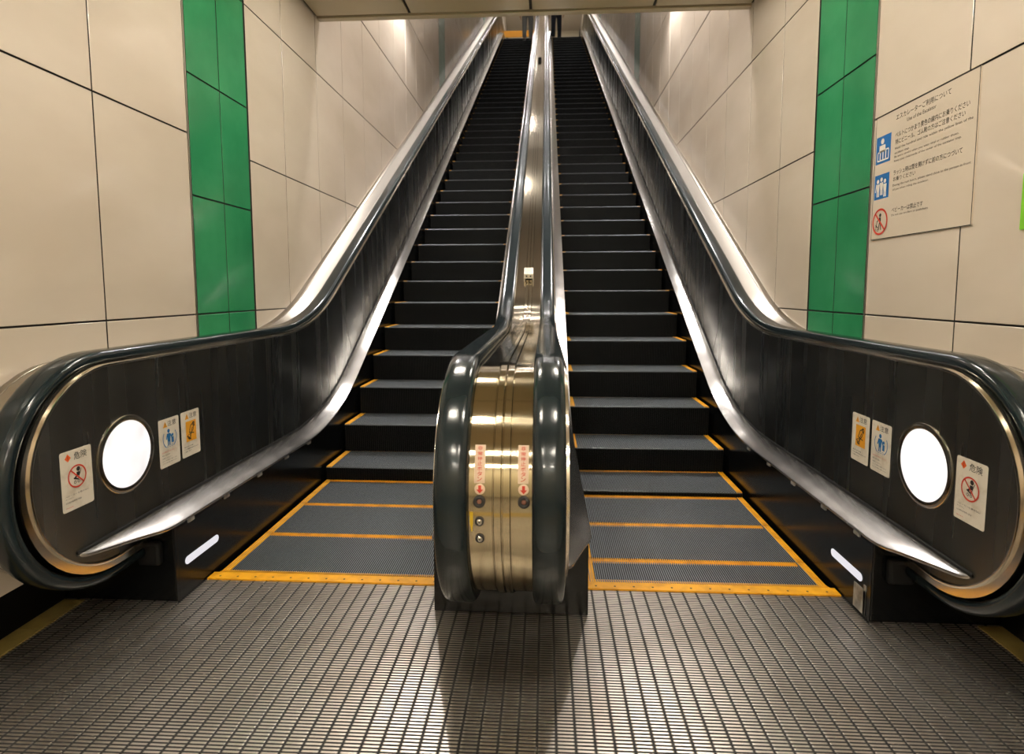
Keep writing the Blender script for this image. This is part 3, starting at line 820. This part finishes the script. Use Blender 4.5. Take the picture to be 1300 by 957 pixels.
# ------------------------------------------------------------------ information board on the right wall
t = thing('information_board', (XW, 2.41, 1.41), 'cream information board with Japanese and English escalator rules on the right wall', 'sign')
mp = wallmap(XW, -1, 2.7195, 1.41, -1)
sheet(mp, .615, .528, .004, .005, 'board_plate', 'signw', t)
m = MB(); 
for a, b in (((0, 0), (.615, .003)), ((0, .525), (.615, .528)), ((0, 0), (.002, .528)), ((.613, 0), (.615, .528))):
    q0 = mp(a[0], a[1], .0045); q1 = mp(b[0], b[1], .0056); m.box(tuple(min(i, j) for i, j in zip(q0, q1)), tuple(max(i, j) for i, j in zip(q0, q1)))
m.build('board_edge', 'joint', t)
g = G2(mp, .0056)
B = .004
g.text('エスカレーターご利用について', .146, .480, .330, .0235, bold=B)
g.text('Use of the Escalator', .221, .456, .176, .0145)
g.text('ベルトにつかまり黄色の線内にお乗りください', .147, .409, .428, .0225, bold=B)
g.text('特にビニール、ゴム靴の方はご注意ください', .149, .381, .406, .0215, bold=B)
g.text('Hold the handrail and ride within the yellow lines of the', .149, .358, .446, .0125)
g.text('escalator step.', .148, .340, .098, .0115)
g.text('Be extra careful when you wear vinyl or rubber shoes.', .148, .325, .380, .0110)
g.text('Keep your child inside of the center of the escalator step.', .147, .308, .396, .0110)
g.text('ラッシュ時は間を開けずに前の方につづいて', .147, .256, .405, .0215, bold=B)
g.text('お乗りください', .147, .231, .147, .0185, bold=B)
g.text('During the rush hours, please stand close to the person in front', .146, .208, .451, .0115)
g.text('of you when riding the escalator.', .147, .191, .230, .0105)
g.text('ベビーカーは禁止です', .148, .103, .203, .0205, bold=B)
g.text('Do not use strollers or pushchairs.', .148, .086, .238, .0105)
g.build('lettering', t)
g = G2(mp, .0056); g.rect(.010, .325, .117, .441, 'sblue')
w1 = .0062
g.disc(.056, .418, .012, 'wink', w1); g.poly([(.034, .402), (.078, .402), (.080, .374), (.034, .374)], 'wink', w1)
g.ring(.063, .3575, .0, .0, 'wink', w1) if False else None
for a, b in (((.024, .372), (.024, .338)), ((.024, .338), (.104, .338)), ((.104, .338), (.104, .378)), ((.024, .374), (.104, .380))): g.bar(a, b, .006, 'wink', w1)
for x in (.043, .063, .083): g.bar((x, .342), (x, .376), .008, 'wink', w1)
g.build('ride_inside_lines_pictogram', t)
g = G2(mp, .0056); g.rect(.010, .173, .118, .278, 'sblue')
for x, y in ((.036, .250), (.062, .255), (.088, .246)):
    g.disc(x, y, .009, 'wink', w1); g.poly([(x-.012, y-.012), (x+.014, y-.012), (x+.012, y-.044), (x-.006, y-.044)], 'wink', w1); g.bar((x-.002, y-.042), (x-.002, y-.066), .008, 'wink', w1); g.bar((x+.008, y-.042), (x+.009, y-.066), .008, 'wink', w1)
g.bar((.026, .240), (.020, .205), .006, 'wink', w1)
g.build('stand_close_pictogram', t)
g = G2(mp, .0056); g.disc(.066, .103, .008, 'ink', .0060); g.poly([(.058, .094), (.072, .094), (.072, .066), (.060, .066)], 'ink', .0060); g.bar((.062, .068), (.056, .040), .006, 'ink', .0060); g.bar((.070, .068), (.074, .040), .006, 'ink', .0060)
g.bar((.060, .088), (.042, .076), .005, 'ink', .0060); g.bar((.044, .078), (.036, .050), .004, 'ink', .0060); g.bar((.034, .062), (.052, .050), .005, 'ink', .0060)
for x in (.034, .052): g.ring(x, .040, .006, .002, 'ink', .0060, n=12)
g.build('pushchair_pictogram', t)
g = G2(mp, .0066); g.ring(.066, .075, .057, .0085, 'red'); g.bar((.066-.038, .075+.038), (.066+.038, .075-.038), .008, 'red'); g.build('prohibition_ring', t)
# lime green board at the picture's right edge
mp2 = wallmap(XW, -1, 1.896, 1.373, -1)
t = thing('green_board', (XW, 1.75, 1.373), 'lime green board on the right wall nearer than the information board', 'sign')
sheet(mp2, .30, .17, .004, .005, 'board_plate', 'lime', t)

# ------------------------------------------------------------------ floor tiles
def tactile(name, x0, x1, y0, y1, label, group, dots=True):
    m = MB(); m.box((x0, y0, .0), (x1, y1, .003))
    if dots:
        nx = max(1, int((x1-x0)/.055)); ny = max(1, int((y1-y0)/.055))
        for i in range(nx):
            for j in range(ny):
                x = x0+(i+.5)*(x1-x0)/nx; y = y0+(j+.5)*(y1-y0)/ny; r = .012; n = 10
                vs = [(x+q*math.cos(2*PI*k/n), y+q*math.sin(2*PI*k/n), z) for q, z in ((r, .003), (r*.75, .0065)) for k in range(n)]
                m.add(vs, [(k, (k+1) % n, n+(k+1) % n, n+k) for k in range(n)]+[tuple(range(n, 2*n))])
    o = m.build(name, 'tile', None); return tag(o, label, 'floor tile', group)
for s in (-1, 1):
    sd = 'left' if s < 0 else 'right'
    for k in range(-3, 1):
        a, b = sorted((1.655*s, 1.738*s)); y1 = 1.865+.30*k+.297
        if k == 0: y1 = 2.06
        tactile('edge_tile', a, b, 1.865+.30*k if k < 0 or True else 0, min(y1, 2.06), ORD[-k]+' dull yellow edge tile along the '+sd+' wall, counted from the balustrade', 'yellow edge tiles beside the '+sd+' wall', dots=False)
for k in range(10):
    tactile('tactile_tile', -1.5+.30*k+.001, -1.5+.30*(k+1)-.001, -.05, .25, ORD[k]+' tile from the left in the yellow tactile row across the hall floor', 'tactile tiles across the hall floor')
# orange barrier board on the upper landing
t = thing('barrier_board', (-.85, 21.9, ZT), 'orange barrier board on the upper landing behind the left escalator', 'barrier')
m = MB(); m.box((-1.45, 21.88, ZT+.86), (-.30, 21.92, ZT+1.08)); m.build('board', 'amber', t, bevel=.004)
for x in (-1.4, -.35): 
    m = MB(); m.box((x-.02, 21.8, ZT), (x+.02, 22.0, ZT+.03)); m.box((x-.012, 21.888, ZT), (x+.012, 21.912, ZT+1.1)); m.build('leg', 'grey', t, bevel=.003)

# ------------------------------------------------------------------ two people near the top
def skin(name, parent, verts, edges, radii, mt, sub=2, root=0):
    me = bpy.data.meshes.new(name); me.from_pydata(verts, edges, []); me.materials.append(M[mt])
    o = bpy.data.objects.new(name, me); COL.objects.link(o); o.parent = parent
    md = o.modifiers.new('skin', 'SKIN'); md.use_smooth_shade = True
    sv = me.skin_vertices[0].data
    for i, r in enumerate(radii): sv[i].radius = r if isinstance(r, tuple) else (r, r)
    sv[root].use_root = True
    ms = o.modifiers.new('sub', 'SUBSURF'); ms.levels = sub; ms.render_levels = sub
    return o
M['skin'] = mat('skin', (.45, .26, .17), .5)
M['hair'] = mat('hair', (.012, .010, .009), .5)
M['dcloth'] = mat('dark_cloth', (.010, .013, .022), .85)
M['gcloth'] = mat('grey_cloth', (.20, .20, .19), .85)
M['scloth'] = mat('stone_cloth', (.34, .32, .28), .85)
M['shoe'] = mat('shoe_leather', (.02, .018, .016), .4)
def person(loc, rz, label, top, trou, stride=.10, coat=False, knee=.0):
    t = bpy.data.objects.new('person', None); COL.objects.link(t); t.location = loc; t.rotation_euler = (0, 0, rz); tag(t, label, 'person')
    s = stride
    # joints: 0 pelvis 1 belly 2 chest 3 neck 4 head base | arms | legs  (x side, y forward)
    V = [(0, 0, .93), (0, 0, 1.08), (0, .01, 1.28), (0, .01, 1.45), (0, .02, 1.52)]
    E = [(0, 1), (1, 2), (2, 3), (3, 4)]
    R = [(.15, .11), (.13, .095), (.155, .10), (.055, .055), (.05, .05)]
    J = {}
    for sg in (-1, 1):
        b = len(V); V += [(.17*sg, .0, 1.40), (.23*sg, -.02*sg*s*4, 1.14), (.24*sg, .06-.10*sg*s*3, .90), (.24*sg, .08-.10*sg*s*3, .83)]
        E += [(2, b), (b, b+1), (b+1, b+2), (b+2, b+3)]; R += [.055, .044, .032, .028]; J['h', sg] = V[b+3]
        for f in range(5):   # four fingers and a thumb, slightly curled
            hx, hy, hz = J['h', sg]; o_ = (f-1.5)*.017
            if f < 4:
                c = len(V); L = (.072, .080, .076, .060)[f]
                V += [(hx, hy+o_, hz-.05), (hx-.012*sg, hy+o_+.004, hz-.05-L*.55), (hx-.030*sg, hy+o_+.006, hz-.05-L)]
                E += [(b+3, c), (c, c+1), (c+1, c+2)]; R += [.011, .009, .008]
            else:
                c = len(V); V += [(hx-.012*sg, hy+.036, hz-.022), (hx-.022*sg, hy+.050, hz-.058)]; E += [(b+3, c), (c, c+1)]; R += [.011, .009]
        b = len(V); V += [(.09*sg, 0, .88), (.10*sg, s*sg*.6+.03+knee*(sg > 0), .49), (.10*sg, s*sg-.03, .10), (.105*sg, s*sg+.0, .05), (.11*sg, s*sg+.15, .03)]
        E += [(0, b), (b, b+1), (b+1, b+2), (b+2, b+3), (b+3, b+4)]; R += [(.088, .088), .058, .040, .038, .034]; J['l', sg] = [V[b+i] for i in range(5)]
    skin('body', t, V, E, R, 'skin')
    # head with face
    H = MB(); H.fixn = True
    n, k = 20, 14
    vs = []
    for i in range(k+1):
        a = PI*i/k; z = math.cos(a)
        for j in range(n):
            b = 2*PI*j/n; r = math.sin(a); x = .075*r*math.cos(b); y = .092*r*math.sin(b); zz = .118*z
            if z < -.2: x *= 1+.28*(z+.2); y *= 1+.12*(z+.2)
            if math.sin(b) > .95 and -.25 < z < .1: y += .018*(1-abs(z+.08)/.3)
            if math.sin(b) > .7 and .05 < z < .25: y -= .006
            vs.append((x, y+.02, 1.64+zz))
    H.add(vs, [(i*n+j, i*n+(j+1) % n, (i+1)*n+(j+1) % n, (i+1)*n+j) for i in range(k) for j in range(n)], 0, sm=True)
    for sg in (-1, 1):
        H.box((sg*.030-.010, .100, 1.648), (sg*.030+.010, .108, 1.656), 1)
        H.box((sg*.076-.008, .005, 1.610), (sg*.076+.008, .035, 1.668), 0)
    H.box((-.022, .098, 1.580), (.022, .106, 1.588), 2)
    h = H.build('head', ['skin', 'ink', 'red'], None, bevel=.003); h.parent = t
    m = MB(); vs = []
    for i in range(9):
        a = PI*.56*i/8
        for j in range(n):
            b = 2*PI*j/n; f = .80 if math.sin(b) > .3 else 1.0; aa = a*f
            vs.append((.084*math.sin(aa)*math.cos(b), .008+.100*math.sin(aa)*math.sin(b), 1.645+.126*math.cos(aa)))
    m.add(vs, [(i*n+j, i*n+(j+1) % n, (i+1)*n+(j+1) % n, (i+1)*n+j) for i in range(8) for j in range(n)], 0, sm=True)
    o = m.build('hair', 'hair', None, solid=.012); o.parent = t
    # jacket and trousers follow the body
    JV = [(0, 0, .80 if coat else .90), (0, 0, 1.08), (0, .01, 1.28), (0, .01, 1.42)]; JE = [(0, 1), (1, 2), (2, 3)]; JR = [(.185, .14), (.155, .115), (.175, .12), (.07, .07)]
    if coat: JV.insert(0, (0, 0, .60)); JE = [(0, 1), (1, 2), (2, 3), (3, 4)]; JR.insert(0, (.20, .16))
    c2 = 3 if coat else 2
    for sg in (-1, 1):
        b = len(JV); JV += [(.17*sg, .0, 1.40), (.23*sg, -.02*sg*s*4, 1.14), (.24*sg, .06-.10*sg*s*3, .91)]; JE += [(c2, b), (b, b+1), (b+1, b+2)]; JR += [.068, .056, .046]
    skin('jacket', t, JV, JE, JR, top, root=c2)
    TV = [(0, 0, .95)]; TE = []; TR_ = [(.165, .12)]
    for sg in (-1, 1):
        L = J['l', sg]; b = len(TV); TV += [L[0], L[1], (L[2][0], L[2][1], .09)]; TE += [(0, b), (b, b+1), (b+1, b+2)]; TR_ += [(.10, .10), (.075, .078), (.064, .066)]
    skin('trousers', t, TV, TE, TR_, trou)
    for sg in (-1, 1):
        L = J['l', sg]; m = MB(); x, y = L[3][0], L[3][1]
        prof = [(-.07, .034, .085), (-.02, .040, .085), (.06, .042, .06), (.12, .040, .045), (.165, .026, .035)]
        vs = []
        for q, w_, hh in prof: vs += [(x-w_, y+q, 0), (x+w_, y+q, 0), (x+w_*.8, y+q, hh), (x-w_*.8, y+q, hh)]
        fs = [(i*4+j, i*4+(j+1) % 4, (i+1)*4+(j+1) % 4, (i+1)*4+j) for i in range(4) for j in range(4)]+[(0, 1, 2, 3), (16, 17, 18, 19)]
        m.add(vs, fs); o = m.build('shoe', 'shoe', None, bevel=.01); o.parent = t
    return t
# standing on the left escalator's step nearest y = 19.1
best = min(range(60), key=lambda k: abs(nose(2.7308+.405*k)[0]-18.95)); ny, nz = nose(2.7308+.405*best)
person((-.46, ny+.12, nz-.003), 0, 'person in a stone jacket and grey trousers standing near the top of the left escalator', 'scloth', 'gcloth', stride=.02)
person((.46, 20.25, ZT), PI, 'person in dark coat and trousers standing at the top of the right escalator', 'dcloth', 'dcloth', stride=.10)
